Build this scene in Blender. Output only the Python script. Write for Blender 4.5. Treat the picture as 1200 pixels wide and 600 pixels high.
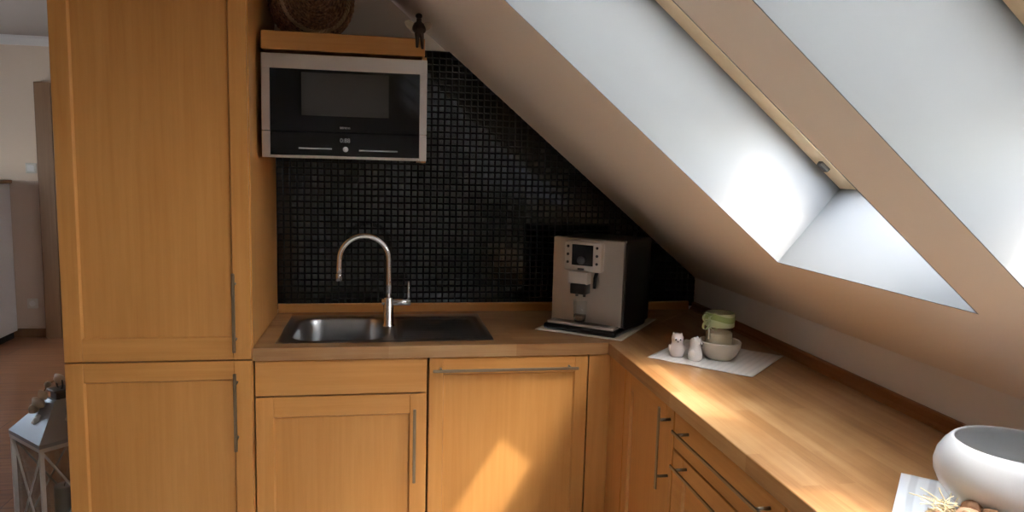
import bpy, bmesh, math, random
from mathutils import Vector, Matrix, Euler
random.seed(7)
S = bpy.context.scene
for o in list(bpy.data.objects): bpy.data.objects.remove(o)
COL = S.collection
PI = math.pi

# ------------------------------------------------------------------ camera
cam = bpy.data.cameras.new('camera'); cam.sensor_width = 36; cam.lens = 36*850.86/1200
cam.shift_y = -4.13/1200; cam.clip_start = .03
co = bpy.data.objects.new('camera', cam); COL.objects.link(co)
YAW, PIT, ROL = .1748, .12, -.0266
r_ = Vector((math.cos(YAW), -math.sin(YAW), 0)); h_ = Vector((math.sin(YAW), math.cos(YAW), 0)); z_ = Vector((0,0,1))
f_ = math.cos(PIT)*h_ - math.sin(PIT)*z_; u_ = math.sin(PIT)*h_ + math.cos(PIT)*z_
R_ = math.cos(ROL)*r_ - math.sin(ROL)*u_; U_ = math.sin(ROL)*r_ + math.cos(ROL)*u_
co.matrix_world = Matrix(((R_.x,U_.x,-f_.x,.4452),(R_.y,U_.y,-f_.y,-3.1535),(R_.z,U_.z,-f_.z,1.5467),(0,0,0,1)))
S.camera = co

# ------------------------------------------------------------------ light and exposure
S.view_settings.view_transform = 'Standard'; S.view_settings.look = 'None'
S.view_settings.gamma = 1; S.view_settings.use_curve_mapping = False
S.view_settings.exposure = 0.8
SUN = Vector((-.59, .669, -1.0))            # the way sunlight travels
w = bpy.data.worlds.new('sky'); S.world = w; w.use_nodes = True
nt = w.node_tree; nt.nodes.clear()
sk = nt.nodes.new('ShaderNodeTexSky'); sk.sky_type = 'NISHITA'; sk.sun_disc = False
sk.sun_elevation = math.atan2(1.0, math.hypot(SUN.x, SUN.y)); sk.sun_rotation = math.atan2(-SUN.x, -SUN.y)
sk.dust_density = 3.0; sk.air_density = 1.0
mixw = nt.nodes.new('ShaderNodeMixRGB'); mixw.inputs[0].default_value = .55; mixw.inputs[2].default_value = (6.2, 6.6, 7.0, 1)
bg = nt.nodes.new('ShaderNodeBackground'); bg.inputs[1].default_value = 2.3
wo = nt.nodes.new('ShaderNodeOutputWorld')
nt.links.new(sk.outputs[0], mixw.inputs[1]); nt.links.new(mixw.outputs[0], bg.inputs[0]); nt.links.new(bg.outputs[0], wo.inputs[0])
sl = bpy.data.lights.new('sun', 'SUN'); sl.energy = 3.7; sl.angle = math.radians(1.2); sl.color = (1, .93, .82)
so = bpy.data.objects.new('sun', sl); COL.objects.link(so)
so.rotation_euler = SUN.to_track_quat('-Z', 'Y').to_euler(); so.location = (3, -3, 5)
hz = bpy.data.lights.new('sun_haze', 'SUN'); hz.energy = 6.0; hz.angle = math.radians(26); hz.color = (1, .95, .87)   # the bright hazy sky round the sun
ho = bpy.data.objects.new('sun_haze', hz); COL.objects.link(ho); ho.rotation_euler = so.rotation_euler; ho.location = (3.2, -3, 5)

# ------------------------------------------------------------------ materials
def mat(name, col=(.8,.8,.8), rough=.5, metal=0., spec=.5, trans=0., ior=1.45, coat=0.):
    m = bpy.data.materials.new(name); m.use_nodes = True
    b = m.node_tree.nodes['Principled BSDF']
    b.inputs['Base Color'].default_value = (*col, 1); b.inputs['Roughness'].default_value = rough
    b.inputs['Metallic'].default_value = metal; b.inputs['Specular IOR Level'].default_value = spec
    b.inputs['Transmission Weight'].default_value = trans; b.inputs['IOR'].default_value = ior
    b.inputs['Coat Weight'].default_value = coat
    return m
def N(m, t, **k):
    n = m.node_tree.nodes.new(t)
    for a, v in k.items(): setattr(n, a, v)
    return n
def LK(m, a, b): m.node_tree.links.new(a, b)
def B(m): return m.node_tree.nodes['Principled BSDF']
def ramp(m, stops):
    r = N(m, 'ShaderNodeValToRGB'); e = r.color_ramp.elements
    while len(e) < len(stops): e.new(.5)
    for q, (p, c) in zip(e, stops): q.position = p; q.color = (*c, 1)
    return r
def coords(m, scale=(1,1,1), loc=(0,0,0)):
    t = N(m, 'ShaderNodeTexCoord'); mp = N(m, 'ShaderNodeMapping')
    mp.inputs['Scale'].default_value = scale; mp.inputs['Location'].default_value = loc
    LK(m, t.outputs['Object'], mp.inputs['Vector']); return mp.outputs[0]
def bump(m, src, strength=.1, dist=.002):
    b = N(m, 'ShaderNodeBump'); b.inputs['Strength'].default_value = strength; b.inputs['Distance'].default_value = dist
    LK(m, src, b.inputs['Height']); LK(m, b.outputs[0], B(m).inputs['Normal'])
def noise(m, vec, scale, detail=4, rough=.55, dist=0.):
    n = N(m, 'ShaderNodeTexNoise'); n.inputs['Scale'].default_value = scale; n.inputs['Detail'].default_value = detail
    n.inputs['Roughness'].default_value = rough; n.inputs['Distortion'].default_value = dist
    LK(m, vec, n.inputs['Vector']); return n.outputs['Fac']
def wood(name, c0, c1, axis, rough=.38, loc=(0,0,0)):
    m = mat(name, c0, rough, coat=.0, spec=.35)
    sc = [60, 60, 60]; sc[axis] = 2.2
    big = [3.0, 3.0, 3.0]; big[axis] = .5
    a = noise(m, coords(m, sc, loc), 1.0, 5, .6, .4); b = noise(m, coords(m, big, loc), 1.6, 2)
    mx = N(m, 'ShaderNodeMath', operation='ADD'); LK(m, a, mx.inputs[0]); LK(m, b, mx.inputs[1])
    hv = N(m, 'ShaderNodeMath', operation='MULTIPLY'); hv.inputs[1].default_value = .5; LK(m, mx.outputs[0], hv.inputs[0])
    r = ramp(m, [(.32, c1), (.66, c0)]); LK(m, hv.outputs[0], r.inputs[0]); LK(m, r.outputs[0], B(m).inputs['Base Color'])
    bump(m, a, .05, .001); return m
WC0, WC1 = (.61, .29, .086), (.50, .212, .053)
W_V = wood('beech_veneer_upright', WC0, WC1, 2)
W_X = wood('beech_veneer_level', WC0, WC1, 0)
W_E = wood('beech_board', (.50,.235,.07), (.40,.17,.042), 0)
def butcher(name, along_x):
    m = mat(name, (.4,.2,.08), .3, spec=.5, coat=.15); B(m).inputs['Coat Roughness'].default_value = .25
    t = N(m, 'ShaderNodeTexCoord'); mp = N(m, 'ShaderNodeMapping'); LK(m, t.outputs['Object'], mp.inputs['Vector'])
    if not along_x: mp.inputs['Rotation'].default_value = (0,0,PI/2)
    br = N(m, 'ShaderNodeTexBrick'); br.offset = .37; br.squash = 1
    br.inputs['Color1'].default_value = (0,0,0,1); br.inputs['Color2'].default_value = (1,1,1,1); br.inputs['Mortar'].default_value = (.25,.25,.25,1)
    br.inputs['Scale'].default_value = 1; br.inputs['Mortar Size'].default_value = .0006; br.inputs['Brick Width'].default_value = .46; br.inputs['Row Height'].default_value = .042
    LK(m, mp.outputs[0], br.inputs['Vector'])
    sc = (2.5,50,50) if along_x else (50,2.5,50)
    g = noise(m, coords(m, sc), 1, 5, .6, .5)
    g2 = noise(m, coords(m, (5,5,5)), 1, 3)
    a = N(m, 'ShaderNodeMath', operation='MULTIPLY'); a.inputs[1].default_value = .2; LK(m, br.outputs['Color'], a.inputs[0])
    c = N(m, 'ShaderNodeMath', operation='MULTIPLY_ADD'); c.inputs[1].default_value = .55; LK(m, g, c.inputs[0]); LK(m, a.outputs[0], c.inputs[2])
    d = N(m, 'ShaderNodeMath', operation='MULTIPLY_ADD'); d.inputs[1].default_value = .42; LK(m, g2, d.inputs[0]); LK(m, c.outputs[0], d.inputs[2])
    r = ramp(m, [(.3, (.20,.085,.026)), (.55, (.33,.165,.064)), (.9, (.48,.31,.15))]); LK(m, d.outputs[0], r.inputs[0]); LK(m, r.outputs[0], B(m).inputs['Base Color'])
    bump(m, g, .04, .001); return m
BU_X, BU_Y = butcher('beech_block_lengthwise', True), butcher('beech_block_sideways', False)
def paint(name, col, rough=.85):
    m = mat(name, col, rough, spec=.2); v = coords(m, (1,1,1))
    n1 = noise(m, v, 90, 3); n2 = noise(m, v, 1.3, 3)
    r = ramp(m, [(.3, tuple(c*.96 for c in col)), (.7, col)]); LK(m, n2, r.inputs[0]); LK(m, r.outputs[0], B(m).inputs['Base Color'])
    bump(m, n1, .08, .001); return m
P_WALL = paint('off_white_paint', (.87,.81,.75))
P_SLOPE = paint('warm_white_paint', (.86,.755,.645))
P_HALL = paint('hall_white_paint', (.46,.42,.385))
P_DADO = paint('hall_beige_paint', (.62,.50,.41))
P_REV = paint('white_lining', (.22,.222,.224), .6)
def floor_mat():
    m = mat('wood_floor', (.2,.08,.04), .35); t = N(m, 'ShaderNodeTexCoord')
    br = N(m, 'ShaderNodeTexBrick'); br.offset = .4
    for k, v in (('Color1',(.30,.13,.06,1)), ('Color2',(.22,.09,.04,1)), ('Mortar',(.06,.02,.01,1))): br.inputs[k].default_value = v
    br.inputs['Scale'].default_value = 1; br.inputs['Mortar Size'].default_value = .002; br.inputs['Brick Width'].default_value = 1.2; br.inputs['Row Height'].default_value = .19
    LK(m, t.outputs['Object'], br.inputs['Vector'])
    g = noise(m, coords(m, (3,50,50)), 1, 5); r = ramp(m, [(.3,(.65,.65,.65)), (.7,(1.1,1.1,1.1))]); LK(m, g, r.inputs[0])
    mx = N(m, 'ShaderNodeMixRGB', blend_type='MULTIPLY'); mx.inputs[0].default_value = 1; LK(m, br.outputs['Color'], mx.inputs[1]); LK(m, r.outputs[0], mx.inputs[2])
    LK(m, mx.outputs[0], B(m).inputs['Base Color']); return m
FLOOR = floor_mat()
def steel(name, col, rough, axis):
    m = mat(name, col, rough, 1.0); sc = [400,400,400]; sc[axis] = 4
    n = noise(m, coords(m, sc), 1, 3); bump(m, n, .06, .0006); return m
STEEL = steel('brushed_steel', (.64,.57,.51), .32, 0)
STEEL_V = steel('brushed_steel_upright', (.62,.57,.51), .36, 2)
HANDLE = steel('dull_bronze_steel', (.30,.235,.165), .38, 2)
HANDLE_X = steel('dull_bronze_steel_level', (.30,.235,.165), .38, 0)
CHROME = mat('chrome', (.72,.72,.72), .12, 1.0)
SINK = steel('sink_steel', (.40,.40,.40), .30, 0)
SILVER = mat('silver_plastic', (.50,.46,.42), .38, .55)
SILVER2 = mat('pale_silver_plastic', (.60,.56,.52), .4, .3)
BLACKGLASS = mat('black_glass', (.004,.004,.006), .06, spec=.5)
BLACK = mat('black_plastic', (.008,.008,.010), .3)
BLACKM = mat('matt_black', (.012,.011,.011), .6)
GREYWIN = mat('grey_window_film', (.045,.042,.04), .25)
PRINT = mat('pale_grey_print', (.42,.42,.42), .5)
DISPLAY = mat('display_digits', (.30,.32,.34), .5)
TILE = mat('black_mosaic_glaze', (.003,.003,.004), .09, spec=.55)
GROUT = mat('dark_grout', (.014,.013,.013), .8)
PINE = wood('pine_frame', (.86,.68,.45), (.78,.58,.35), 0, .45)
DARKWOOD = wood('dark_door_wood', (.13,.065,.032), (.08,.04,.02), 2, .4)
CASING = wood('brown_casing_wood', (.26,.145,.075), (.19,.10,.05), 2, .45)
WHITE_L = mat('white_lacquer', (.70,.68,.66), .4)
CERAMIC = mat('white_ceramic', (.60,.605,.61), .22)
CREAM = mat('cream_ceramic', (.58,.52,.42), .35)
OWL = mat('glazed_white_porcelain', (.78,.74,.70), .25)
PINKISH = mat('pinkish_glaze', (.66,.50,.43), .3)
DARKEYE = mat('dark_brown_dot', (.04,.022,.016), .3)
WAX = mat('cream_wax', (.66,.58,.42), .5)
GREEN = mat('green_ribbon', (.27,.36,.13), .6)
GREEN_L = mat('pale_green_ribbon', (.50,.58,.34), .6)
def cloth(name, c0, c1, s=60):
    m = mat(name, c0, .9, spec=.1); v = coords(m, (1,1,1))
    wv = N(m, 'ShaderNodeTexWave'); wv.inputs['Scale'].default_value = s; wv.inputs['Distortion'].default_value = .6; LK(m, v, wv.inputs['Vector'])
    r = ramp(m, [(.2, c1), (.5, c0)]); LK(m, wv.outputs['Fac'], r.inputs[0]); LK(m, r.outputs[0], B(m).inputs['Base Color'])
    bump(m, noise(m, v, 300, 2), .15, .001); return m
NAPKIN = cloth('white_paper_napkin', (.74,.71,.68), (.69,.665,.64), 14)
PLACEMAT = cloth('pale_placemat', (.62,.58,.52), (.55,.51,.45), 40)
STRIPED = cloth('white_striped_cloth', (.76,.78,.80), (.60,.62,.64), 9)
def wicker_mat():
    m = mat('brown_wicker', (.1,.045,.02), .65); v = coords(m)
    r = ramp(m, [(.35,(.045,.018,.009)), (.5,(.15,.065,.028)), (.68,(.32,.17,.085))]); LK(m, noise(m, v, 95, 3, .7), r.inputs[0]); LK(m, r.outputs[0], B(m).inputs['Base Color']); return m
WICKER = wicker_mat()
WICKER_L = mat('light_wicker', (.34,.21,.12), .65)
FIG = mat('dark_brown_wood_carving', (.035,.018,.010), .5)
FIG_W = mat('cream_feather', (.45,.38,.28), .7)
ZINC = mat('grey_zinc', (.34,.36,.39), .45, .5)
ZINC_D = mat('dark_zinc', (.09,.085,.08), .5, .4)
LANT = mat('white_painted_metal', (.72,.70,.66), .45)
SHELL = mat('beige_shell', (.56,.47,.36), .55)
CORD = mat('jute_cord', (.26,.18,.10), .9)
GREYCANDLE = mat('grey_candle', (.30,.31,.30), .5)
SWITCH = mat('switch_plastic', (.62,.58,.52), .4)
RAFFIA = mat('pale_raffia', (.72,.62,.40), .7)
BOWLWOOD = wood('pale_bowl_wood', (.66,.48,.28), (.50,.33,.17), 0, .5)
POD = mat('pinkish_dried_pod', (.56,.32,.20), .7)
POD2 = mat('brown_dried_pod', (.24,.12,.06), .75)
COFFEE = mat('coffee', (.045,.014,.005), .15)
def glass(name, tint=(1,1,1), gl=.08):
    m = bpy.data.materials.new(name); m.use_nodes = True; t = m.node_tree; t.nodes.clear()
    o = t.nodes.new('ShaderNodeOutputMaterial'); a = t.nodes.new('ShaderNodeBsdfTransparent'); g = t.nodes.new('ShaderNodeBsdfGlossy'); x = t.nodes.new('ShaderNodeMixShader')
    a.inputs[0].default_value = (*tint, 1); g.inputs['Roughness'].default_value = .03; x.inputs[0].default_value = gl
    t.links.new(a.outputs[0], x.inputs[1]); t.links.new(g.outputs[0], x.inputs[2]); t.links.new(x.outputs[0], o.inputs[0]); return m
PANE = glass('window_glass', (.97,.98,.98)); GLASS = glass('clear_glass', (.93,.95,.94), .12)
def blind_mat():
    m = bpy.data.materials.new('cream_blind_fabric'); m.use_nodes = True; t = m.node_tree; t.nodes.clear()
    o = t.nodes.new('ShaderNodeOutputMaterial'); a = t.nodes.new('ShaderNodeBsdfTranslucent'); g = t.nodes.new('ShaderNodeBsdfDiffuse'); x = t.nodes.new('ShaderNodeMixShader')
    a.inputs[0].default_value = (.6,.6,.595,1); g.inputs[0].default_value = (.5,.49,.47,1); x.inputs[0].default_value = .1
    t.links.new(a.outputs[0], x.inputs[1]); t.links.new(g.outputs[0], x.inputs[2]); t.links.new(x.outputs[0], o.inputs[0]); return m
BLIND = blind_mat()

# ------------------------------------------------------------------ mesh helpers
class MB:
    def __init__(s): s.bm = bmesh.new(); s.mi = 0
    def _tag(s, faces, smooth=False):
        for f in faces: f.material_index = s.mi; f.smooth = smooth
    def box(s, x0, x1, y0, y1, z0, z1, bev=0., M=None, seg=1):
        t = bmesh.new(); bmesh.ops.create_cube(t, size=1)
        for v in t.verts: v.co = Vector(((x0+x1)/2+v.co.x*(x1-x0), (y0+y1)/2+v.co.y*(y1-y0), (z0+z1)/2+v.co.z*(z1-z0)))
        if bev: bmesh.ops.bevel(t, geom=t.edges[:], offset=bev, segments=seg, profile=.5, affect='EDGES')
        s.merge(t, M, seg > 1); return s
    def merge(s, t, M=None, smooth=False):
        mp = {}
        for v in t.verts: mp[v] = s.bm.verts.new(M @ v.co if M else v.co)
        for f in t.faces:
            try: g = s.bm.faces.new([mp[v] for v in f.verts])
            except ValueError: continue
            g.material_index = s.mi; g.smooth = smooth or f.smooth
        t.free()
    def grid(s, rows, closed_u=False, closed_v=False, smooth=True, caps=(False, False)):
        V = [[s.bm.verts.new(p) for p in r] for r in rows]; n = len(V); k = len(V[0])
        for i in range(n if closed_u else n-1):
            for j in range(k if closed_v else k-1):
                q = [V[i][j], V[i][(j+1)%k], V[(i+1)%n][(j+1)%k], V[(i+1)%n][j]]
                try: f = s.bm.faces.new(q)
                except ValueError: continue
                f.material_index = s.mi; f.smooth = smooth
        for c, r in zip(caps, (V[0][::-1], V[-1])):
            if c:
                f = s.bm.faces.new(r); f.material_index = s.mi
        return s
    def lathe(s, prof, seg=40, M=None, caps=(True, True), wob=None):
        rows = []
        for i, (r, z) in enumerate(prof):
            row = []
            for j in range(seg):
                a = 2*PI*j/seg; q = r*(wob(a, z) if wob else 1)
                p = Vector((q*math.cos(a), q*math.sin(a), z)); row.append(M @ p if M else p)
            rows.append(row)
        return s.grid(rows, closed_v=True, caps=caps)
    def tube(s, path, rad, seg=10, closed=False, caps=True, M=None):
        P = [Vector(p) for p in path]; n = len(P)
        rads = rad if isinstance(rad, (list, tuple)) else [rad]*n
        up = None; rows = []
        for i in range(n):
            a = P[(i-1)%n] if (closed or i > 0) else P[i]; b = P[(i+1)%n] if (closed or i < n-1) else P[i]
            t = (b-a).normalized()
            if up is None: up = t.orthogonal().normalized()
            up = (up - t*up.dot(t)).normalized(); sd = t.cross(up)
            row = [P[i] + rads[i]*(math.cos(2*PI*j/seg)*up + math.sin(2*PI*j/seg)*sd) for j in range(seg)]
            rows.append([M @ p for p in row] if M else row)
        return s.grid(rows, closed_u=closed, closed_v=True, caps=(caps and not closed,)*2)
    def ball(s, c, r, M=None, seg=20, rings=12):
        r = r if isinstance(r, (tuple, list)) else (r,)*3
        rows = []
        for i in range(rings+1):
            th = PI*i/rings; th = min(max(th, .02), PI-.02)
            rows.append([Vector((c[0]+r[0]*math.sin(th)*math.cos(2*PI*j/seg), c[1]+r[1]*math.sin(th)*math.sin(2*PI*j/seg), c[2]-r[2]*math.cos(th))) for j in range(seg)])
        if M: rows = [[M @ p for p in q] for q in rows]
        return s.grid(rows, closed_v=True, caps=(True, True))
    def prism(s, poly, axis, a0, a1):           # poly in the two other axes
        def mk(p, a):
            return Vector((a, p[0], p[1])) if axis == 0 else Vector((p[0], a, p[1])) if axis == 1 else Vector((p[0], p[1], a))
        A = [s.bm.verts.new(mk(p, a0)) for p in poly]; Bv = [s.bm.verts.new(mk(p, a1)) for p in poly]
        fs = [s.bm.faces.new(A[::-1]), s.bm.faces.new(Bv)]
        for i in range(len(poly)): fs.append(s.bm.faces.new([A[i], A[(i+1)%len(poly)], Bv[(i+1)%len(poly)], Bv[i]]))
        s._tag(fs); return s
    def build(s, name, mats, parent=None, loc=None, rot=None):
        bmesh.ops.recalc_face_normals(s.bm, faces=s.bm.faces[:])
        me = bpy.data.meshes.new(name); s.bm.to_mesh(me); s.bm.free()
        for m in (mats if isinstance(mats, (list, tuple)) else [mats]): me.materials.append(m)
        o = bpy.data.objects.new(name, me); COL.objects.link(o)
        if parent: o.parent = parent
        if loc: o.location = loc
        if rot: o.rotation_euler = rot
        return o
def tag(o, label, cat, group=None, kind=None):
    o['label'] = label; o['category'] = cat
    if group: o['group'] = group
    if kind: o['kind'] = kind
    return o
def thing(name, label, cat, loc=(0,0,0), rz=0., group=None):
    o = bpy.data.objects.new(name, None); COL.objects.link(o); o.empty_display_size = .05
    o.location = loc; o.rotation_euler = (0,0,rz); return tag(o, label, cat, group)
def struct(name, mb, m, label, cat, parent=None):
    o = mb.build(name, m, parent)
    if not parent: tag(o, label, cat, kind='structure')
    return o
def text_mesh(name, txt, size, m, parent, loc, rot, align='CENTER'):
    c = bpy.data.curves.new(name, 'FONT'); c.body = txt; c.size = size; c.align_x = align; c.align_y = 'CENTER'; c.extrude = .0004
    t = bpy.data.objects.new(name+'_curve', c); COL.objects.link(t)
    dg = bpy.context.evaluated_depsgraph_get(); me = bpy.data.meshes.new_from_object(t.evaluated_get(dg)); bpy.data.objects.remove(t)
    me.materials.clear(); me.materials.append(m)
    o = bpy.data.objects.new(name, me); COL.objects.link(o); o.parent = parent; o.location = loc; o.rotation_euler = rot; return o

# ------------------------------------------------------------------ setting
A_ = .6948; CA, SA = math.cos(A_), math.sin(A_); WX = 1.868; ZK = 1.049; CEIL = 2.47
def SL(s, y, n): return Vector((WX - s*CA + n*SA, y, ZK + s*SA + n*CA))
MSL = Matrix(((-CA,0,SA,WX),(0,1,0,0),(SA,0,CA,ZK),(0,0,0,1)))      # local (s, y, n)
TS, TT = .3623, 1.72
YA, YB, YC = -1.1944, -1.9365, -2.1301; YD = YC-.742; YE = YD-.194; YF = YE-.742; YG = YF-.194; YH = YG-.742; RD = .2855; SEND = (CEIL-ZK)/SA + .15
struct('floor', MB().box(-3.6,2.2,-5.3,3.6,-.1,0), FLOOR, 'brown wood plank floor', 'floor')
def bounce_floor():  # pale tiles out of view, added to throw light up at the slope
    m = mat('bounce_floor_tiles', (.6,.56,.5), .4); t = N(m, 'ShaderNodeTexCoord'); br = N(m, 'ShaderNodeTexBrick'); br.offset = 0
    for k, v in (('Color1',(.66,.61,.54,1)), ('Color2',(.62,.57,.50,1)), ('Mortar',(.38,.35,.31,1))): br.inputs[k].default_value = v
    br.inputs['Scale'].default_value = 1; br.inputs['Mortar Size'].default_value = .004; br.inputs['Brick Width'].default_value = .4; br.inputs['Row Height'].default_value = .4
    LK(m, t.outputs['Object'], br.inputs['Vector']); LK(m, br.outputs['Color'], B(m).inputs['Base Color']); return m
struct('floor', MB().box(-.6,WX,-5.2,-.05,-.02,.004), bounce_floor(), 'pale tiled kitchen floor, unseen and added to bounce light', 'floor')
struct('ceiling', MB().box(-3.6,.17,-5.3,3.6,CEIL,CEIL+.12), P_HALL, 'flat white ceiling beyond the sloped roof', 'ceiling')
struct('wall_back', MB().prism([(-.585,0),(1.99,0),(1.99,.94),(.15,CEIL),(-.585,CEIL)],1,0,.13), P_WALL, 'off-white kitchen end wall behind the black tiles', 'wall')
struct('wall_right', MB().box(WX,WX+.12,-5.2,.1,0,ZK+.01), P_WALL, 'low knee wall below the sloped ceiling', 'wall')
struct('wall_far', MB().box(-3.6,.4,3.45,3.6,0,CEIL), paint('far_wall_paint', (.76,.62,.50)), 'white hall wall far left', 'wall')
m = MB(); m.box(-3.6,-3.45,-5.2,1.2,0,CEIL); m.box(-3.6,-3.45,2.2,3.5,0,CEIL); m.box(-3.6,-3.45,1.2,2.2,1.8,CEIL); m.box(-3.6,-3.45,1.2,2.2,0,.95)
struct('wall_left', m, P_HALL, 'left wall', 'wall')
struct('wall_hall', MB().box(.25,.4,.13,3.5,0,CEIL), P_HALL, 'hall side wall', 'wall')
m = MB(); m.box(-3.6,WX,-5.3,-5.15,0,CEIL)
struct('wall_rear', m, P_HALL, 'wall behind the camera', 'wall')
m = MB()
for (s0,s1,y0,y1) in ((-.2,SEND,YA,.13),(-.2,TS,YH,YA),(TT,SEND,YH,YA),(TS,TT,YC,YB),(TS,TT,YE,YD),(TS,TT,YG,YF),(-.2,SEND,-5.25,YH)):
    m.box(s0,s1,y0,y1,0,.36,0,MSL)
struct('wall_slope', m, P_SLOPE, 'beige sloped attic ceiling with two skylight openings and two added ones out of view', 'wall')
for i, (y1, y0) in enumerate(((YA,YB),(YC,YD),(YE,YF),(YG,YH))):  # the last two skylights are unseen, added to bring in more daylight
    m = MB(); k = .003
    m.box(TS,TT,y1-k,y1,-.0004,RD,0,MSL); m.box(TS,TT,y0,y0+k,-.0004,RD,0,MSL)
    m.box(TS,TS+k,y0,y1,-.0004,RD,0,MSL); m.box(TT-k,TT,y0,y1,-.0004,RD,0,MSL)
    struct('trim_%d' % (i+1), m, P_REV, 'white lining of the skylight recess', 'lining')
    fr = MB(); f = .05
    fr.box(TS,TT,y1-.08,y1,RD,.325,.003,MSL); fr.box(TS,TT,y0,y0+f,RD,.325,.003,MSL)
    fr.box(TS,TS+f,y0+f,y1-.08,RD,.325,.003,MSL); fr.box(TT-f,TT,y0+f,y1-.08,RD,.325,.003,MSL)
    wn = fr.build('window_%d' % (i+1), PINE); tag(wn, 'pine framed roof window in the sloped ceiling', 'window', kind='structure')
    MB().box(TS+f,TT-f,y0+f,y1-f,.312,.316,0,MSL).build('pane', PANE, wn)
    MB().box((.655,.60,.64,.64)[i],TT-f,y0+f,y1-f,.300,.302,0,MSL).build('roller_blind', BLIND, wn)
    hb = MB(); hb.box(TS+.09,TS+.125,y1-.05,y1-.03,RD-.012,RD+.002,.002,MSL); hb.build('hinge', ZINC_D, wn)
# small window added in the left wall, out of view, to brighten the hall
fr = MB()
for a, b in ((1.2,1.26),(2.14,2.2)): fr.box(-3.57,-3.49,a,b,.95,1.8,.004)
fr.box(-3.57,-3.49,1.26,2.14,1.74,1.8,.004); fr.box(-3.57,-3.49,1.26,2.14,.95,1.01,.004)
wn = fr.build('window_5', WHITE_L); tag(wn, 'small white window outside the frame, added to brighten the hall', 'window', kind='structure')
MB().box(-3.535,-3.529,1.25,2.15,1.0,1.75).build('pane', PANE, wn)

# black mosaic on the end wall, every tile modelled in one sheet
m = MB(); pit = .0277; ty = -.009
ztop = 2.014
def slope_z(x): return ZK + (WX-x)*math.tan(A_)
xi = .02
poly = [(0,.915),(WX,.915),(WX,ZK),((WX-(ztop-ZK)/math.tan(A_)),ztop),(0,ztop)]
m.mi = 1; m.prism(poly, 1, -.006, 0); m.mi = 0
x = .002
while x < WX-.01:
    z = .93
    while z < ztop-.02:
        hi = z+pit
        if slope_z(x+pit*.5) > z+pit*.5:
            g = .0016; b = .0028; tx, tz = random.gauss(0,.0045), random.gauss(0,.0045)
            x0,x1,z0,z1 = x+g,x+pit-g,z+g,hi-g; cx, cz = (x0+x1)/2,(z0+z1)/2
            def P(px,pz,y): return (px, y + tx*(px-cx)*1 + tz*(pz-cz)*1, pz)
            o_ = [m.bm.verts.new(P(*q,-.006)) for q in ((x0,z0),(x1,z0),(x1,z1),(x0,z1))]
            a_ = [m.bm.verts.new(P(*q,-.0088)) for q in ((x0+b*.3,z0+b*.3),(x1-b*.3,z0+b*.3),(x1-b*.3,z1-b*.3),(x0+b*.3,z1-b*.3))]
            i_ = [m.bm.verts.new(P(*q,-.0098)) for q in ((x0+b,z0+b),(x1-b,z0+b),(x1-b,z1-b),(x0+b,z1-b))]
            m.bm.faces.new(i_)
            for k in range(4):
                m.bm.faces.new([o_[k],o_[(k+1)%4],a_[(k+1)%4],a_[k]]); m.bm.faces.new([a_[k],a_[(k+1)%4],i_[(k+1)%4],i_[k]])
        z += pit
    x += pit
struct('wall_mosaic', m, [TILE, GROUT], 'black glossy mosaic tiling behind the worktop', 'wall tiles')

# hall beyond the tall cabinet
struct('trim_5', MB().box(-3.45,-2.345,3.43,3.45,.09,1.312,.002), P_DADO, 'beige lower panel of the hall wall', 'trim')
struct('baseboard_far', MB().box(-3.45,-2.345,3.425,3.45,0,.07,.003), CASING, 'dark baseboard of the hall wall', 'baseboard')
struct('trim_6', MB().prism([(3.45,CEIL),(3.45,CEIL-.07),(3.43,CEIL-.07),(3.38,CEIL-.02),(3.38,CEIL)],0,-3.45,.25), WHITE_L, 'white cornice in the hall', 'trim')
m = MB(); m.box(-2.345,-2.22,3.37,3.45,0,2.11,.004); m.box(-1.42,-1.30,3.37,3.45,0,2.11,.004); m.box(-2.22,-1.42,3.37,3.45,2.0,2.11,.004)
dr = m.build('door_1', CASING); tag(dr, 'brown wooden hall door and casing behind the tall cabinet', 'door', kind='structure')
MB().box(-2.22,-1.42,3.40,3.44,.01,2.0,.003).build('door_leaf', DARKWOOD, dr)
t = thing('sideboard', 'white cupboard standing in the hall at the far left edge', 'cupboard', (-3.0,3.0,0))
MB().box(-.42,.42,0,.425,.06,1.29,.004).build('carcass', WHITE_L, t)
MB().box(-.435,.44,-.015,.425,1.29,1.318,.004).build('top', CASING, t)
for a, b in ((-.415,-.003),(.003,.415)):
    d = MB().box(a,b,-.02,0,.08,1.28,.003).build('door', WHITE_L, t)
    MB().box(-.03 if a < 0 else .02, -.02 if a < 0 else .03, -.04, -.02, .6, .75, .003).build('handle', STEEL, d)
MB().box(-.40,.40,.02,.4,0,.06).build('plinth', BLACKM, t)
t = thing('light_switch', 'small square light switch on the hall wall above the beige panel', 'switch', (-2.422,3.45,1.416))
MB().box(-.042,.042,-.012,0,-.042,.042,.004).build('frame', SWITCH, t); MB().box(-.028,.028,-.017,-.011,-.028,.028,.003).build('rocker', WHITE_L, t)
t = thing('wall_socket', 'round power socket low on the beige panel of the hall wall', 'socket', (-2.456,3.43,.289))
MB().box(-.042,.042,-.012,0,-.042,.042,.004).build('frame', SWITCH, t)
MB().lathe([(.024,0),(.024,.004),(.02,.004),(.02,.001)],24,Matrix.Translation((0,-.0115,0)) @ Matrix.Rotation(PI/2,4,'X')).build('socket_insert', WHITE_L, t)

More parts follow.
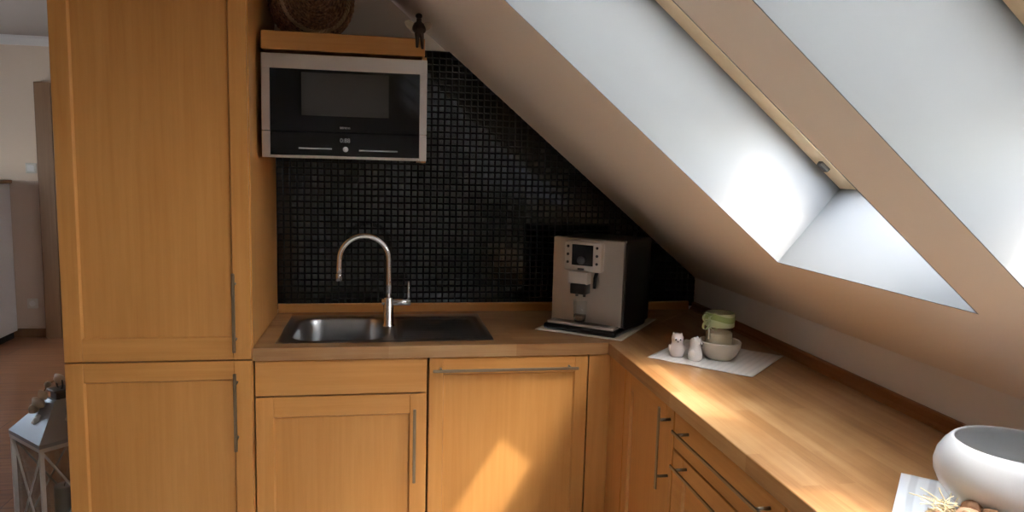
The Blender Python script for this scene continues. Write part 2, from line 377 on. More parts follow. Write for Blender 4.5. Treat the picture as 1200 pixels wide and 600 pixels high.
# ------------------------------------------------------------------ kitchen units
CT, SLAB = .90, .0445; FY = -.604; UZ = CT-SLAB
def bar_handle(parent, c, length, axis, off=.034, r=.0055):
    m = MB(); x, y, z = c
    if axis == 2:
        m.box(x-r,x+r,y-off-.006,y-off,z-length/2,z+length/2,.002)
        for k in (-1,1): m.tube([(x,y,z+k*(length/2-.04)),(x,y-off+.002,z+k*(length/2-.04))],.0045,10)
    else:
        m.box(x-length/2,x+length/2,y-off-.006,y-off,z-r,z+r,.002)
        for k in (-1,1): m.tube([(x+k*(length/2-.03),y,z),(x+k*(length/2-.03),y-off+.002,z)],.0045,10)
    return m.build('handle', HANDLE if axis == 2 else HANDLE_X, parent)
def framed(x0,x1,z0,z1,y,th=.02,st=.058,ra=.066):
    m = MB(); b = .0018
    m.box(x0,x0+st,y,y+th,z0,z1,b); m.box(x1-st,x1,y,y+th,z0,z1,b)
    m.mi = 1; m.box(x0+st,x1-st,y,y+th,z1-ra,z1,b); m.box(x0+st,x1-st,y,y+th,z0,z0+ra,b); m.mi = 0
    m.box(x0+st-.001,x1-st+.001,y+.009,y+th-.003,z0+ra-.001,z1-ra+.001)
    # chamfered lip round the inset panel
    a0,a1,c0,c1,w_ = x0+st,x1-st,z0+ra,z1-ra,.004
    def q(pts):
        f = m.bm.faces.new([m.bm.verts.new(p) for p in pts]); f.material_index = 0
    yo, yi = y+.002, y+.009
    q([(a0,yo,c0),(a0+w_,yi,c0+w_),(a0+w_,yi,c1-w_),(a0,yo,c1)]); q([(a1,yo,c0),(a1,yo,c1),(a1-w_,yi,c1-w_),(a1-w_,yi,c0+w_)])
    q([(a0,yo,c1),(a0+w_,yi,c1-w_),(a1-w_,yi,c1-w_),(a1,yo,c1)]); q([(a0,yo,c0),(a1,yo,c0),(a1-w_,yi,c0+w_),(a0+w_,yi,c0+w_)])
    return m
DOORM = [W_V, W_X]
# tall cabinet; local origin: front left bottom of its carcass
t = thing('tall_cabinet', 'tall beech cabinet with two framed doors at the left', 'cabinet', (-.592,-.596,0))
m = MB(); m.box(0,.018,0,.594,.1,2.24,.001); m.box(.574,.592,0,.594,.1,2.24,.001); m.box(.018,.574,.01,.594,.1,.118); m.box(.018,.574,.01,.594,2.222,2.24); m.box(.018,.574,.58,.594,.118,2.222)
m.box(.018,.574,.01,.58,.85,.868); m.build('carcass', W_V, t)
MB().box(.002,.59,.05,.07,0,.1).build('plinth', W_X, t)
d = framed(.002,.589,.8625,2.236,-.02,.02,.056,.077).build('door', DOORM, t); bar_handle(d,(.541,-.02,1.03),.27,2)
d = framed(.002,.589,.112,.8575,-.02,.02,.056,.066).build('door', DOORM, t); bar_handle(d,(.541,-.02,.686),.275,2)
def carcass(t, w, depth=.57, z1=UZ-.002):
    m = MB(); m.box(0,.018,0,depth,.1,z1,.001); m.box(w-.018,w,0,depth,.1,z1,.001); m.box(.018,w-.018,.002,depth,.1,.118); m.box(.018,w-.018,depth-.01,depth,.118,z1); m.box(.018,w-.018,.002,.09,z1-.02,z1)
    m.build('carcass', W_V, t); MB().box(0,w,.05,.066,0,.1).build('plinth', W_X, t)
G = .002
t = thing('base_cabinet', 'beech sink cabinet with plain top panel above a framed door', 'cabinet', (.004,FY+.02,0))
carcass(t,.595); m = MB(); m.box(G,.595-G,-.02,0,.726,.852,.002); m.build('false_drawer_front', W_X, t)
d = framed(G,.595-G,.112,.720,-.02,.02,.06,.072).build('door', DOORM, t); bar_handle(d,(.549,-.02,.538),.275,2)
t = thing('base_cabinet', 'beech unit whose framed door has one long horizontal handle', 'cabinet', (.603,FY+.02,0))
carcass(t,.594); d = framed(G,.594-G,.112,.852,-.02,.02,.05,.062).build('door', DOORM, t); bar_handle(d,(.281,-.02,.811),.535,0,.03)
m = MB(); m.prism([(1.1995,FY+.002),(1.283,FY+.002),(1.283,-.772),(1.303,-.772),(1.303,FY+.022),(1.1995,FY+.022)],2,.1,UZ-.002)
tag(m.build('corner_filler', W_V), 'narrow beech corner strip where the two cabinet runs meet', 'filler panel').location = (0,0,0)
RX = 1.303; RR = -PI/2
t = thing('base_cabinet', 'beech corner-run cabinet with framed door and upright handle under the right worktop', 'cabinet', (RX,-.775,0), RR)
carcass(t,.44,.54); d = framed(G,.44-G,.112,.852,-.02,.02,.058,.066).build('door', DOORM, t); bar_handle(d,(.412,-.02,.722),.255,2)
t = thing('drawer_cabinet', 'beech drawer cabinet with long bar handles under the right worktop', 'cabinet', (RX,-1.218,0), RR)
carcass(t,.60,.54)
d = MB().box(G,.6-G,-.02,0,.735,.852,.002).build('drawer', W_X, t); bar_handle(d,(.32,-.02,.812),.5,0)
for z0,z1 in ((.425,.730),(.112,.420)):
    d = framed(G,.6-G,z0,z1,-.02,.02,.075,.06).build('drawer', [W_X,W_X], t); bar_handle(d,(.32,-.02,z1-.02),.5,0)
t = thing('base_cabinet', 'beech cabinet with two framed doors nearest the camera under the right worktop', 'cabinet', (RX,-1.822,0), RR)
carcass(t,.60,.54)
for a,b,hx in ((G,.299,.27),(.301,.6-G,.33)):
    d = framed(a,b,.112,.852,-.02,.02,.05,.066).build('door', DOORM, t); bar_handle(d,(hx,-.02,.70),.25,2)

# worktop: one L, cut out for the sink
FE = -.616; XI = 1.267; YEND = -2.44
t = thing('worktop', 'L-shaped beech block worktop running under the tiles and along the knee wall', 'worktop', (0,0,UZ))
m = MB(); hx0,hx1,hy0,hy1 = .082,.832,-.535,-.095; q = SLAB
cut = [(.002,FE),(XI,FE),(WX-.003,-.003),(.002,-.003)]
def slab(poly): m.prism(poly,2,0,q)
slab([(.002,FE),(hx0,FE),(hx0,-.003),(.002,-.003)]); slab([(hx0,FE),(hx1,FE),(hx1,hy0),(hx0,hy0)]); slab([(hx0,hy1),(hx1,hy1),(hx1,-.003),(hx0,-.003)])
slab([(hx1,FE),(XI,FE),(WX-.003,-.012),(WX-.003,-.003),(hx1,-.003)])
bmesh.ops.remove_doubles(m.bm, verts=m.bm.verts[:], dist=1e-5)
m.build('back_slab', BU_X, t)
m = MB(); m.prism([(XI,FE),(XI,YEND),(WX-.003,YEND),(WX-.003,-.012)],2,0,q); o = m.build('right_slab', BU_Y, t)
bv = o.modifiers.new('bevel','BEVEL'); bv.width = .003; bv.segments = 2; bv.limit_method = 'ANGLE'
m = MB(); m.prism([(-.012,.9015),(-.024,.9015),(-.024,.934),(-.020,.939),(-.012,.939)],0,.004,WX-.03)
tag(m.build('upstand_strip', W_E), 'beech upstand strip under the black tiles', 'upstand strip')
m = MB(); m.prism([(WX-.002,.9015),(WX-.026,.9015),(WX-.026,.910),(WX-.018,.916),(WX-.018,.934),(WX-.012,.9385),(WX-.002,.9385)],1,YEND,-.03)
tag(m.build('upstand_strip', wood('brown_strip_wood',(.30,.12,.038),(.22,.08,.024),1)), 'brown upstand strip along the knee wall behind the right worktop', 'upstand strip')

# ------------------------------------------------------------------ sink
t = thing('sink', 'stainless steel inset sink with one basin and ribbed drainer', 'sink', (.066,-.556,CT))
sw, sd = .780, .480
def rr(x,y,cx,cy,hx,hy,r):      # signed distance to a rounded rectangle
    ax, ay = abs(x-cx)-hx+r, abs(y-cy)-hy+r
    return math.hypot(max(ax,0),max(ay,0)) + min(max(ax,ay),0) - r
def sm(a,b,x): k = min(max((x-a)/(b-a),0),1); return k*k*(3-2*k)
def sink_z(x,y):
    z = .0035
    e = rr(x,y,sw/2,sd/2,sw/2,sd/2,.02); z -= .003*sm(-.006,0,e)
    d = rr(x,y,.215,.225,.165,.190,.085)
    z -= .150*sm(.004,-.030,d) + .004*sm(.016,.002,d)
    d2 = rr(x,y,.588,.225,.170,.195,.02)
    k = sm(.004,-.012,d2); z -= .007*k
    if d2 < -.02 : z += .0032*max(0,math.sin((y-.03)*2*PI/.030))*sm(-.02,-.035,d2)
    return z
m = MB(); nx, ny = 200, 130
m.grid([[Vector((sw*i/nx, sd*j/ny, sink_z(sw*i/nx, sd*j/ny))) for j in range(ny+1)] for i in range(nx+1)])
m.build('basin_and_drainer', SINK, t)
M = Matrix.Translation((.215,.225,-.1505))
mm = MB(); mm.lathe([(.001,.002),(.03,.002),(.036,.004),(.042,.003),(.044,0)],28,M,(True,False)); mm.build('strainer', CHROME, t)

t = thing('tap', 'chrome mixer tap with high curved spout beside the sink basin', 'tap', (.461,-.307,CT+.0035))
MB().lathe([(.024,0),(.024,.004),(.0195,.008),(.0195,.112),(.0175,.116),(.0001,.116)],32,None,(True,False)).build('body', CHROME, t)
pth = [(.0,0,.112),(.001,0,.18),(.001,0,.262)]
for k in range(1,19):
    a = PI*k/18; pth.append((-.093+.094*math.cos(a),0,.262+.094*math.sin(a)))
pth += [(-.188,0,.235),(-.189,0,.205)]
MB().tube(pth,.0105,16).build('spout', CHROME, t)
MB().lathe([(.0125,0),(.0125,.028),(.0105,.03)],20,Matrix.Translation((-.189,0,.18))).build('nozzle', CHROME, t)
m = MB(); m.tube([(-.026,0,.098),(.05,0,.096),(.086,0,.095)],[.0135,.0135,.0135],18); m.build('mixer_barrel', CHROME, t)
MB().tube([(.077,0,.10),(.078,0,.14),(.078,0,.178)],[.0055,.0048,.0042],12).build('lever', CHROME, t)

# ------------------------------------------------------------------ microwave and its shelf
t = thing('wall_shelf_unit', 'beech wall shelf unit holding the built-in microwave', 'shelf unit', (.02,-.472,1.545))
MB().box(.0,.563,0,.465,.378,.441,.003).build('top_board', W_E, t)
MB().box(.555,.571,.022,.465,.0,.378).build('side_panel', W_V, t)
MB().box(.0,.555,.03,.465,.008,.0123).build('bottom_panel', W_X, t); MB().box(.0,.555,.45,.464,.012,.378).build('back_panel', W_X, t)
t = thing('microwave', 'built-in microwave with steel frame and black glass front', 'microwave', (.02,-.472,1.5575))
MB().box(.004,.55,.022,.40,.002,.345,.002).build('housing', BLACKM, t)
m = MB(); b = .0015
m.box(0,.572,-.004,.018,.302,.3525,b); m.box(0,.028,-.004,.018,.0875,.302,b); m.box(.546,.572,-.004,.018,.0875,.302,b)
m.box(0,.028,-.004,.018,-.0065,.0855,b); m.box(.546,.572,-.004,.018,-.0065,.0855,b); m.box(.028,.546,-.004,.018,-.0065,.0035,b)
m.build('steel_frame', STEEL, t)
d = MB().box(.028,.546,-.003,.015,.0875,.302,.001).build('door', BLACKGLASS, t)
MB().box(.134,.437,-.0036,-.0028,.143,.292).build('viewing_window', GREYWIN, d)
c = MB().box(.028,.546,-.003,.015,.0035,.0855,.001).build('control_panel', BLACKGLASS, t)
MB().box(.124,.238,-.0042,-.0025,.0262,.0308,.0005).build('light_bar', PRINT, c); MB().box(.333,.469,-.0042,-.0025,.0232,.0278,.0005).build('light_bar', PRINT, c)
MB().lathe([(.0095,0),(.0095,.008),(.008,.01),(.0001,.01)],24,Matrix.Translation((.286,-.0028,.028)) @ Matrix.Rotation(PI/2,4,'X'),(True,False)).build('knob', PRINT, c)
text_mesh('display', '0:88', .021, DISPLAY, c, (.284,-.0034,.0585), (PI/2,0,0))
text_mesh('brand_lettering', 'SIEMENS', .0098, PRINT, d, (.284,-.0034,.103), (PI/2,0,0))

# wicker basket lying on its side on the shelf
t = thing('wicker_basket', 'round brown wicker basket lying on its side on the shelf above the microwave', 'basket', (.160,-.235,1.986), .30)
R = .150; Rz = .147
MBK = Matrix.Translation((0,0,Rz)) @ Matrix.Rotation(PI/2,4,'X')       # lathe axis turned towards -Y
m = MB(); rnd = random.Random(3)
prof = [(.018+.0095*i, .100 + .006*math.cos(i/12*PI/2)) for i in range(12)] + [(.134,.097),(.142,.088),(.1455,.077),(.147,.065),(.147,.053),(.146,.041),(.145,.029),(.143,.017),(.141,.005),(.139,-.007),(.136,-.02),(.133,-.033),(.13,-.046)]
for i,(r,z) in enumerate(prof):
    n = max(24,int(r*700)); k = max(6,int(r*170)); ph = (i%2)*PI
    m.tube([(MBK @ Vector(((r+.0026*math.sin(k*a+ph)*(1 if i > 11 else 0))*math.cos(a),(r+.0026*math.sin(k*a+ph)*(1 if i > 11 else 0))*math.sin(a), z+(.0032*math.sin(k*a+ph) if i <= 11 else 0)))) for a in [2*PI*j/n for j in range(n)]], .0056, 6, True)
m.build('weave', WICKER, t)
m = MB(); m.lathe([(.001,.098),(.12,.096),(.134,.088),(.141,.06),(.128,-.04)],40,MBK,(False,False)); m.build('stakes', mat('dark_wicker',(.03,.013,.007),.8), t)
m = MB()
for k in range(2):
    m.tube([(MBK @ Vector(((.122+.004*math.cos(30*a+k*PI))*math.cos(a),(.122+.004*math.cos(30*a+k*PI))*math.sin(a),.106+.004*math.sin(30*a+k*PI)))) for a in [2*PI*j/240 for j in range(240)]],.0042,6,True)
m.build('base_braid', WICKER_L, t)
m = MB()
for k in range(2):
    m.tube([(MBK @ Vector(((.131+.006*math.cos(26*a+k*PI))*math.cos(a),(.131+.006*math.cos(26*a+k*PI))*math.sin(a),-.054+.006*math.sin(26*a+k*PI)))) for a in [2*PI*j/240 for j in range(240)]],.006,6,True)
m.build('rim_braid', WICKER, t)

def skinned(name, joints, edges, m, parent, sub=2):
    me = bpy.data.meshes.new(name); bm = bmesh.new(); L = bm.verts.layers.skin.verify()
    vs = []
    for i,(p,r) in enumerate(joints):
        v = bm.verts.new(p); v[L].radius = (r,r) if not isinstance(r,tuple) else r; v[L].use_root = (i == 0); vs.append(v)
    for a,b in edges: bm.edges.new((vs[a],vs[b]))
    bm.to_mesh(me); bm.free(); me.materials.append(m)
    o = bpy.data.objects.new(name, me); COL.objects.link(o); o.parent = parent
    o.modifiers.new('skin','SKIN'); s_ = o.modifiers.new('sub','SUBSURF'); s_.levels = sub; s_.render_levels = sub
    return o
t = thing('figurine', 'small dark brown winged figurine seated on the right end of the shelf', 'figurine', (.562,-.472,1.986), .1)
J = [((0,.014,.012),.012),((0,.014,.032),.0125),((0,.012,.05),.0105),((0,.010,.060),.0055),((0,.008,.074),.0115),
     ((-.013,.012,.05),.0055),((-.021,.004,.032),.0045),((-.013,-.008,.018),.004),((.013,.012,.05),.0055),((.021,.004,.032),.0045),((.013,-.008,.018),.004),
     ((-.008,-.006,.010),.0075),((-.008,-.013,-.012),.0055),((-.009,-.013,-.030),.0045),((-.009,-.020,-.034),.0045),
     ((.008,-.006,.010),.0075),((.009,-.013,-.012),.0055),((.010,-.013,-.034),.0045),((.010,-.020,-.038),.0045)]
J = [(p, r*1.25) for p, r in J]
skinned('body', J, [(0,1),(1,2),(2,3),(3,4),(2,5),(5,6),(6,7),(2,8),(8,9),(9,10),(0,11),(11,12),(12,13),(13,14),(0,15),(15,16),(16,17),(17,18)], FIG, t)
for k in (-1,1):
    m = MB(); m.ball((0,0,0),(.024,.004,.014),Matrix.Translation((k*.027,.022,.046)) @ Matrix.Rotation(k*-.6,4,'Y')); m.ball((0,0,0),(.012,.0028,.008),Matrix.Translation((k*.016,.0245,.032)) @ Matrix.Rotation(k*.3,4,'Y')); m.build('wing', FIG_W, t)
m = MB(); m.ball((0,.011,.079),(.0125,.0125,.010)); m.build('hair', mat('dark_hair',(.02,.011,.007),.7), t)

# ------------------------------------------------------------------ coffee machine on its mat
CR = math.radians(-40)
def wave_sheet(name, w_, d_, th, m_, loc, rz, lift=None, nx=26, ny=26):
    mb = MB(); f = lift or (lambda u,v: 0)
    top = [[Vector((w_*(i/nx-.5), d_*(j/ny-.5), th+f(i/nx,j/ny))) for j in range(ny+1)] for i in range(nx+1)]
    bot = [[p - Vector((0,0,th)) for p in r] for r in top]
    mb.grid(top); mb.grid(bot)
    for a,b in ((top[0],bot[0]),(top[-1],bot[-1]),([r[0] for r in top],[r[0] for r in bot]),([r[-1] for r in top],[r[-1] for r in bot])): mb.grid([a,b])
    bmesh.ops.remove_doubles(mb.bm, verts=mb.bm.verts[:], dist=1e-6)
    return mb.build(name, m_, None, loc, (0,0,rz))
o = wave_sheet('placemat',.36,.46,.003,PLACEMAT,(1.318,-.308,CT+.0005),math.radians(-37)); tag(o,'pale placemat under the coffee machine','placemat')
t = thing('coffee_machine', 'silver-fronted black automatic coffee machine on a pale mat', 'coffee machine', (1.226,-.430,CT+.004), CR)
cw, ch = .155, .360      # half width, height; local front at y=0 facing -Y
MB().box(-cw,cw,.02,.305,.012,ch,.012,seg=3).build('body', BLACK, t)
m = MB()
prof = [(-cw+.008,.0)]
n = 14; rows = []
for i in range(n+1):
    u = -1+2*i/n; x_ = u*(cw-.006); y_ = .010*u*u-.006
    rows.append([Vector((x_,y_,.030)),Vector((x_,y_,ch+.002)),Vector((x_,y_+.03,ch+.004)),Vector((x_,y_+.03,.030))])
m.grid(rows, closed_v=True, smooth=False, caps=(True,True)); m.build('front_panel', STEEL_V, t)
MB().box(-cw,cw,-.062,.27,0,.024,.010,seg=3).build('base', BLACK, t)
tr = MB().box(-cw+.014,cw-.014,-.052,.01,.022,.034,.004,seg=2).build('drip_tray', SILVER, t)
m = MB(); m.box(-.115,.115,-.047,-.008,.0338,.0355,.0006)
m.build('drip_grid', mat('grid_steel',(.3,.29,.28),.3,1.0), tr)
p = MB(); p.box(-.085,.072,-.032,.006,.238,.354,.006,seg=2); p = p.build('control_panel', SILVER2, t)
MB().box(-.052,.038,-.0335,-.031,.262,.343,.001).build('screen', BLACKGLASS, p)
MB().lathe([(.0165,0),(.0165,.012),(.0145,.015),(.0001,.015)],28,Matrix.Translation((-.008,-.033,.283)) @ Matrix.Rotation(PI/2,4,'X'),(True,False)).build('dial', mat('dial_grey',(.16,.16,.17),.25,.6), p)
for k,x_ in ((0,-.069),(1,.054)):
    for j in range(3): MB().lathe([(.0055,0),(.0055,.002),(.0001,.0025)],16,Matrix.Translation((x_,-.0315,.334-.031*j)) @ Matrix.Rotation(PI/2,4,'X'),(True,False)).build('button', BLACK, p)
MB().box(-.026,.002,-.0332,-.0315,.2435,.2515,.0006).build('badge', BLACKM, p)
MB().box(-.060,.022,-.045,.004,.188,.238,.005,seg=2).build('spout_housing', SILVER2, t)
s_ = MB().box(-.048,.020,-.050,.002,.150,.192,.005,seg=2).build('coffee_spout', BLACK, t)
m = MB()
for x_ in (-.030,.002): m.tube([(x_,-.02,.152),(x_,-.02,.138)],.006,12)
m.build('nozzle', BLACK, s_)
m = MB(); m.tube([(.045,-.002,.243),(.045,-.02,.215),(.045,-.024,.175)],[.008,.007,.006],12); m.build('steam_wand', BLACK, t)
MC = Matrix.Translation((1.226,-.430,CT+.004)) @ Matrix.Rotation(CR,4,'Z')
gp = MC @ Vector((-.014,-.020,.0356))
t = thing('coffee_glass', 'small clear glass with brown coffee under the machine spout', 'glass', gp)
MB().lathe([(.0001,0),(.023,0),(.026,.02),(.029,.088),(.0275,.088),(.0245,.02),(.021,.004),(.0001,.004)],32,None,(False,False)).build('glass_body', GLASS, t)
MB().lathe([(.0001,.005),(.0205,.005),(.0236,.02),(.0243,.030),(.0001,.030)],32,None,(False,False)).build('coffee', COFFEE, t)

# ------------------------------------------------------------------ napkin with shakers, bowl and jar
NR = math.radians(-45.8)
o = wave_sheet('napkin',.362,.338,.002,NAPKIN,(1.586,-.843,CT+.0005),NR,lambda u,v: .003*math.sin(u*PI*2)**2*v*0 + .004*max(0,abs(u-.5)*2-.86)*max(0,math.sin(v*9)) + .0012*math.sin(u*11+v*5)**2)
tag(o,'white patterned paper napkin under the owl shakers and the cream bowl','napkin')
NZ = CT+.0037
def owl(loc, rz, s, label, m_):
    t = thing('owl_shaker', label, 'shaker', loc, rz, 'owl shakers on the napkin')
    MB().lathe([(.0001,0),(.019*s,0),(.0225*s,.006*s),(.024*s,.020*s),(.0215*s,.036*s),(.0175*s,.045*s),(.0195*s,.056*s),(.0195*s,.066*s),(.015*s,.074*s),(.006*s,.0775*s),(.0001,.078*s)],32,None,(False,False)).build('body', m_, t)
    for k in (-1,1):
        MB().lathe([(.0052*s,0),(.003*s,.005*s),(.0001,.009*s)],14,Matrix.Translation((k*.0115*s,0,.0715*s)) @ Matrix.Rotation(k*.3,4,'Y'),(True,False)).build('ear', m_, t)
        e = MB().lathe([(.0062*s,0),(.0058*s,.0015*s),(.0001,.0022*s)],18,Matrix.Translation((k*.0072*s,-.0183*s,.060*s)) @ Matrix.Rotation(k*.33,4,'Z') @ Matrix.Rotation(PI/2,4,'X'),(True,False)).build('eye', OWL, t)
        MB().ball((k*.0074*s,-.0203*s,.060*s),.0030*s,None,14,8).build('pupil', DARKEYE, e)
        MB().ball((0,0,0),(.006*s,.014*s,.015*s),Matrix.Translation((k*.0215*s,.002*s,.024*s)) @ Matrix.Rotation(k*.18,4,'Y')).build('wing', m_, t)
    MB().lathe([(.0026*s,0),(.0001,.007*s)],10,Matrix.Translation((0,-.0185*s,.0535*s)) @ Matrix.Rotation(PI*.6,4,'X'),(True,False)).build('beak', DARKEYE, t)
    return t
owl((1.444,-.832,NZ), -.25, 1.04, 'pinkish white owl shaker with dark eyes, left on the napkin', mat('pink_white_glaze',(.70,.60,.55),.25))
owl((1.487,-.888,NZ), .75, 1.02, 'white owl shaker nearest the cream bowl on the napkin', OWL)
BP = (1.584,-.870,NZ)
t = thing('bowl', 'cream ceramic bowl on the napkin holding the green-ribboned jar', 'bowl', BP)
MB().lathe([(.0001,0),(.040,0),(.044,.003),(.058,.018),(.0675,.040),(.0705,.060),(.0695,.064),(.066,.062),(.062,.042),(.052,.020),(.040,.009),(.0001,.009)],56,None,(False,False),lambda a,z: 1+.006*math.sin(24*a) if z > .01 else 1).build('bowl_body', CREAM, t)
t = thing('candle_jar', 'glass candle jar wrapped in green ribbon, standing in the cream bowl', 'candle jar', (BP[0]-.004,BP[1]+.004,NZ+.0095), .2)
MB().lathe([(.0001,0),(.043,0),(.046,.004),(.047,.05),(.047,.142),(.049,.146),(.045,.146),(.0445,.05),(.042,.006),(.0001,.006)],44,None,(False,False)).build('jar', GLASS, t)
MB().lathe([(.0001,.007),(.0415,.007),(.044,.02),(.044,.080),(.040,.083),(.0001,.081)],40,None,(False,False)).build('wax', WAX, t)
MB().lathe([(.0478,.104),(.0492,.106),(.0492,.146),(.0478,.150),(.0455,.151)],44,None,(False,False)).build('ribbon_band', GREEN_L, t)
m = MB()
rows = []
for i in range(45):
    a = 2*PI*i/44; zc = .134+.006*math.sin(2*a+1)
    rows.append([Vector((r_1*math.cos(a),r_1*math.sin(a),z_1)) for r_1,z_1 in ((.0495,zc-.009),(.0512,zc-.004),(.0512,zc+.006),(.0495,zc+.011))])
m.grid(rows); m.build('ribbon_knot_band', GREEN, t)
m = MB()
bx = Vector((-.052,-.010,.126))
for k,(ax,az) in enumerate(((-1,.7),(.7,.6),(-.9,-.75),(.55,-.8))):
    pts = []
    for i in range(17):
        a = 2*PI*i/16; l = .024*(1-math.cos(a))*.5*2; wv = .012*math.sin(a)
        d_ = Vector((ax,-.35,az)).normalized(); n_ = Vector((-az,0,ax)).normalized()
        pts.append(bx + d_*l*.8 + n_*wv)
    rows = [[p + Vector((0,-.006,0)), p + Vector((0,.006,0))] for p in pts]; m.grid(rows)
m.ball(bx,.006)
m.build('bow', GREEN_L, t)
m = MB(); m.tube([bx, bx+Vector((-.002,-.004,-.03)), bx+Vector((0,-.004,-.062))],.0028,8); m.build('ribbon_tail', mat('white_cord',(.7,.68,.6),.7), t)

# ------------------------------------------------------------------ vase, cloth and dried-flower bowl at the right edge
o = wave_sheet('table_napkin',.33,.33,.003,STRIPED,(1.568,-2.044,CT+.0005),math.radians(-42)); tag(o,'white striped cloth under the vase at the right edge','cloth')
t = thing('vase', 'round white ceramic vase with wide open mouth at the right edge', 'vase', (1.59,-2.05,CT+.004))
MB().lathe([(.0001,0),(.045,0),(.050,.002),(.074,.016),(.097,.040),(.117,.066),(.127,.088),(.1285,.104),(.124,.124),(.114,.142),(.103,.1545),(.0985,.157),(.096,.154),(.108,.140),(.118,.123),(.1225,.104),(.121,.088),(.111,.068),(.091,.043),(.066,.018),(.045,.008),(.0001,.008)],72,None,(False,False)).build('vase_body', CERAMIC, t)
DP = (1.443,-2.101,CT+.004)
t = thing('wooden_bowl', 'pale wooden bowl of dried pods in front of the white vase', 'bowl', DP)
MB().lathe([(.0001,0),(.033,0),(.037,.002),(.048,.016),(.0565,.036),(.0572,.040),(.0535,.040),(.045,.020),(.033,.008),(.0001,.008)],48,None,(False,False)).build('bowl_body', BOWLWOOD, t)
rnd = random.Random(11)
for i,(x_,y_,z_2,r_3) in enumerate(((.012,-.004,.046,.025),(.040,-.024,.056,.019),(-.022,.020,.038,.017),(.034,.014,.058,.018),(.000,-.034,.042,.018))):
    m = MB(); m.lathe([(r_3*math.sin(PI*k/14)*(1 if k < 13 else .6), -r_3*math.cos(PI*k/14)*.85) for k in range(15)],24,Euler((rnd.uniform(-.6,.6),rnd.uniform(-.6,.6),0)).to_matrix().to_4x4(),(False,False),lambda a,z: 1+.08*math.cos(7*a))
    o = m.build('dried_pod',[POD if i%2 == 0 else POD2],None,(DP[0]+x_,DP[1]+y_,DP[2]+z_2))
    tag(o,('largest pinkish dried pod in the middle of the wooden bowl','brown dried pod on the right of the wooden bowl','pinkish dried pod at the left back of the wooden bowl','brown dried pod at the back of the wooden bowl','pinkish dried pod at the front of the wooden bowl')[i],'dried pod','dried pods in the wooden bowl')
m = MB()
for i in range(46):
    a = rnd.uniform(0,2*PI); b = Vector((DP[0]+.004+rnd.uniform(-.02,.02),DP[1]+.024+rnd.uniform(-.016,.016),DP[2]+.046))
    d_ = Vector((math.cos(a)*rnd.uniform(.2,.8)-.25,math.sin(a)*rnd.uniform(.2,.8)+.1,rnd.uniform(.1,.8))); l = rnd.uniform(.03,.065); sg = Vector((rnd.uniform(-.03,.03),rnd.uniform(-.03,.03),-.012))
    m.tube([b+d_*l*k/6+sg*(k/6)**2 for k in range(7)],.0011,5)
o = m.build('raffia_tuft', RAFFIA); tag(o,'tuft of pale dried grass strands on the wooden bowl','dried grass',kind='stuff')

# ------------------------------------------------------------------ lantern left of the tall cabinet
LC = (-.800,-.150,0); LR = math.radians(-45)
t = thing('lantern', 'white metal floor lantern with crossed bars and grey roof', 'lantern', LC, LR)
hw, hh = .124, .46
MB().box(-hw-.008,hw+.008,-hw-.008,hw+.008,0,.022,.003).build('base', LANT, t)
for sx in (-1,1):
    for sy in (-1,1): MB().box(sx*hw-.007,sx*hw+.007,sy*hw-.007,sy*hw+.007,.02,hh,.001).build('post', LANT, t)
m = MB()
for k in range(4): m.box(-hw-.009,hw+.009,-hw-.009,-hw+.007,hh-.014,hh+.004,.001,Matrix.Rotation(k*PI/2,4,'Z'))
m.build('top_frame', LANT, t)
for k in range(4):
    m = MB(); Mk = Matrix.Rotation(k*PI/2,4,'Z')
    m.tube([(-hw,-hw,.03),(hw,-hw,hh-.012)],.0042,8,M=Mk); m.tube([(hw,-hw,.03),(-hw,-hw,hh-.012)],.0042,8,M=Mk); m.build('cross_bars', LANT, t)
    MB().box(-hw+.007,hw-.007,-hw+.006,-hw+.008,.022,hh-.012,0,Mk).build('glass_pane', GLASS, t)
m = MB(); z0 = hh+.004; a_, b_ = hw+.010, .034
for k in range(4):
    Mk = Matrix.Rotation(k*PI/2,4,'Z'); m.mi = 0
    f = m.bm.faces.new([m.bm.verts.new(Mk @ Vector(p)) for p in ((-a_,-a_,z0+.012),(a_,-a_,z0+.012),(b_,-b_,z0+.135),(-b_,-b_,z0+.135))])
    f = m.bm.faces.new([m.bm.verts.new(Mk @ Vector(p)) for p in ((-a_,-a_,z0),(a_,-a_,z0),(a_,-a_,z0+.012),(-a_,-a_,z0+.012))])
m.box(-a_,a_,-a_,a_,z0-.002,z0); m.box(-b_,b_,-b_,b_,z0+.130,z0+.136)
r = m.build('roof', ZINC, t)
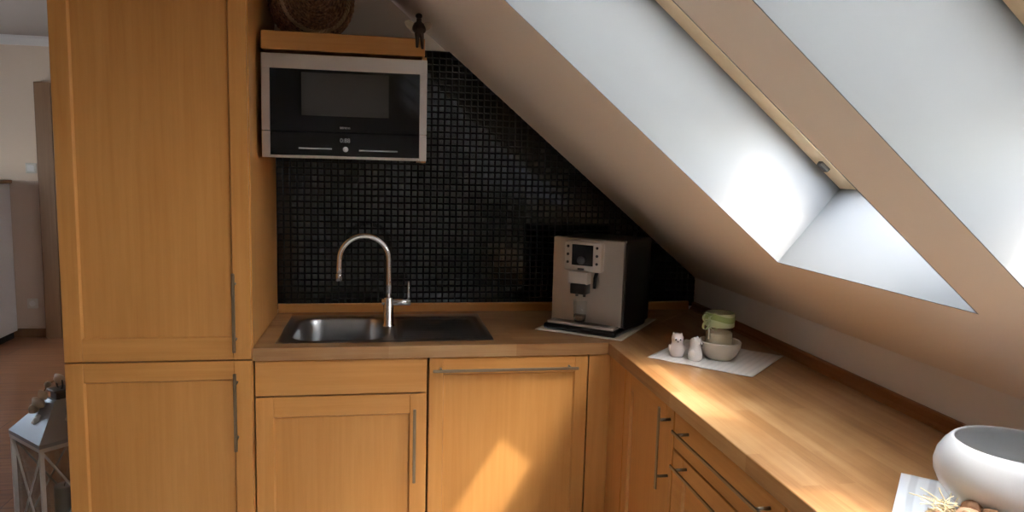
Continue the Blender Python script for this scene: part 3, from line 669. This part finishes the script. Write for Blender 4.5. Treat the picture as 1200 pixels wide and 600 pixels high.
m = MB(); m.box(-.024,.024,-.024,.024,z0+.134,z0+.165,.002); m.box(-.034,.034,-.034,.034,z0+.165,z0+.173,.002); m.build('chimney', ZINC_D, r)
for k in range(4):
    m = MB(); Mk = Matrix.Rotation(k*PI/2,4,'Z') @ Matrix.Translation((0,-.0865,z0+.070)) @ Matrix.Rotation(math.atan2(.123,a_-b_),4,'X')
    m.lathe([(.021,0),(.019,.005),(.012,.004),(.010,.008),(.004,.006),(.0001,.009)],20,Mk,(True,False),lambda a,z: 1+.12*math.cos(6*a)); m.build('rosette', WHITE_L, r)
tz = z0+.173
m = MB(); m.tube([(math.cos(2*PI*k/24)*.026,0,tz+.022+.026*math.sin(2*PI*k/24)) for k in range(24)],.003,8,True); m.build('carrying_ring', ZINC_D, t)
t = thing('candle', 'grey pillar candle inside the white lantern', 'candle', (LC[0],LC[1],.0225), .3)
MB().lathe([(.0001,0),(.036,0),(.037,.003),(.037,.215),(.034,.220),(.012,.214),(.0001,.214)],36,None,(False,False)).build('candle_body', GREYCANDLE, t)
MB().tube([(0,0,.213),(.001,0,.222),(.003,0,.229)],.0015,8).build('wick', BLACKM, t)
ML = Matrix.Translation(LC) @ Matrix.Rotation(LR,4,'Z')
t = thing('shell_garland', 'beige shell garland draped over the top of the lantern', 'garland', ML @ Vector((0,0,tz)))
gp = [(.045,.03,.012),(.03,.01,.036),(.0,-.004,.040),(-.034,-.018,.022),(-.052,-.024,-.018),(-.066,-.030,-.046),(-.078,-.034,-.066)]
m = MB(); m.tube([Vector(p) for p in gp],.0025,8); m.build('cord', CORD, t)
rnd = random.Random(5)
for i,p in enumerate(gp):
    m = MB(); s = (.020,.018,.024,.017,.022,.028,.024)[i]
    Mk = Matrix.Translation(p) @ Euler((rnd.uniform(-1,1),rnd.uniform(-1,1),rnd.uniform(-1,1))).to_matrix().to_4x4()
    m.lathe([(s*.9*math.sin(PI*k/10)**.8*(1-.35*k/10), s*1.1*(k/10*2-1)) for k in range(11)],22,Mk,(False,False),lambda a,z: 1+.05*math.cos(9*a)); m.build('shell', SHELL, t)
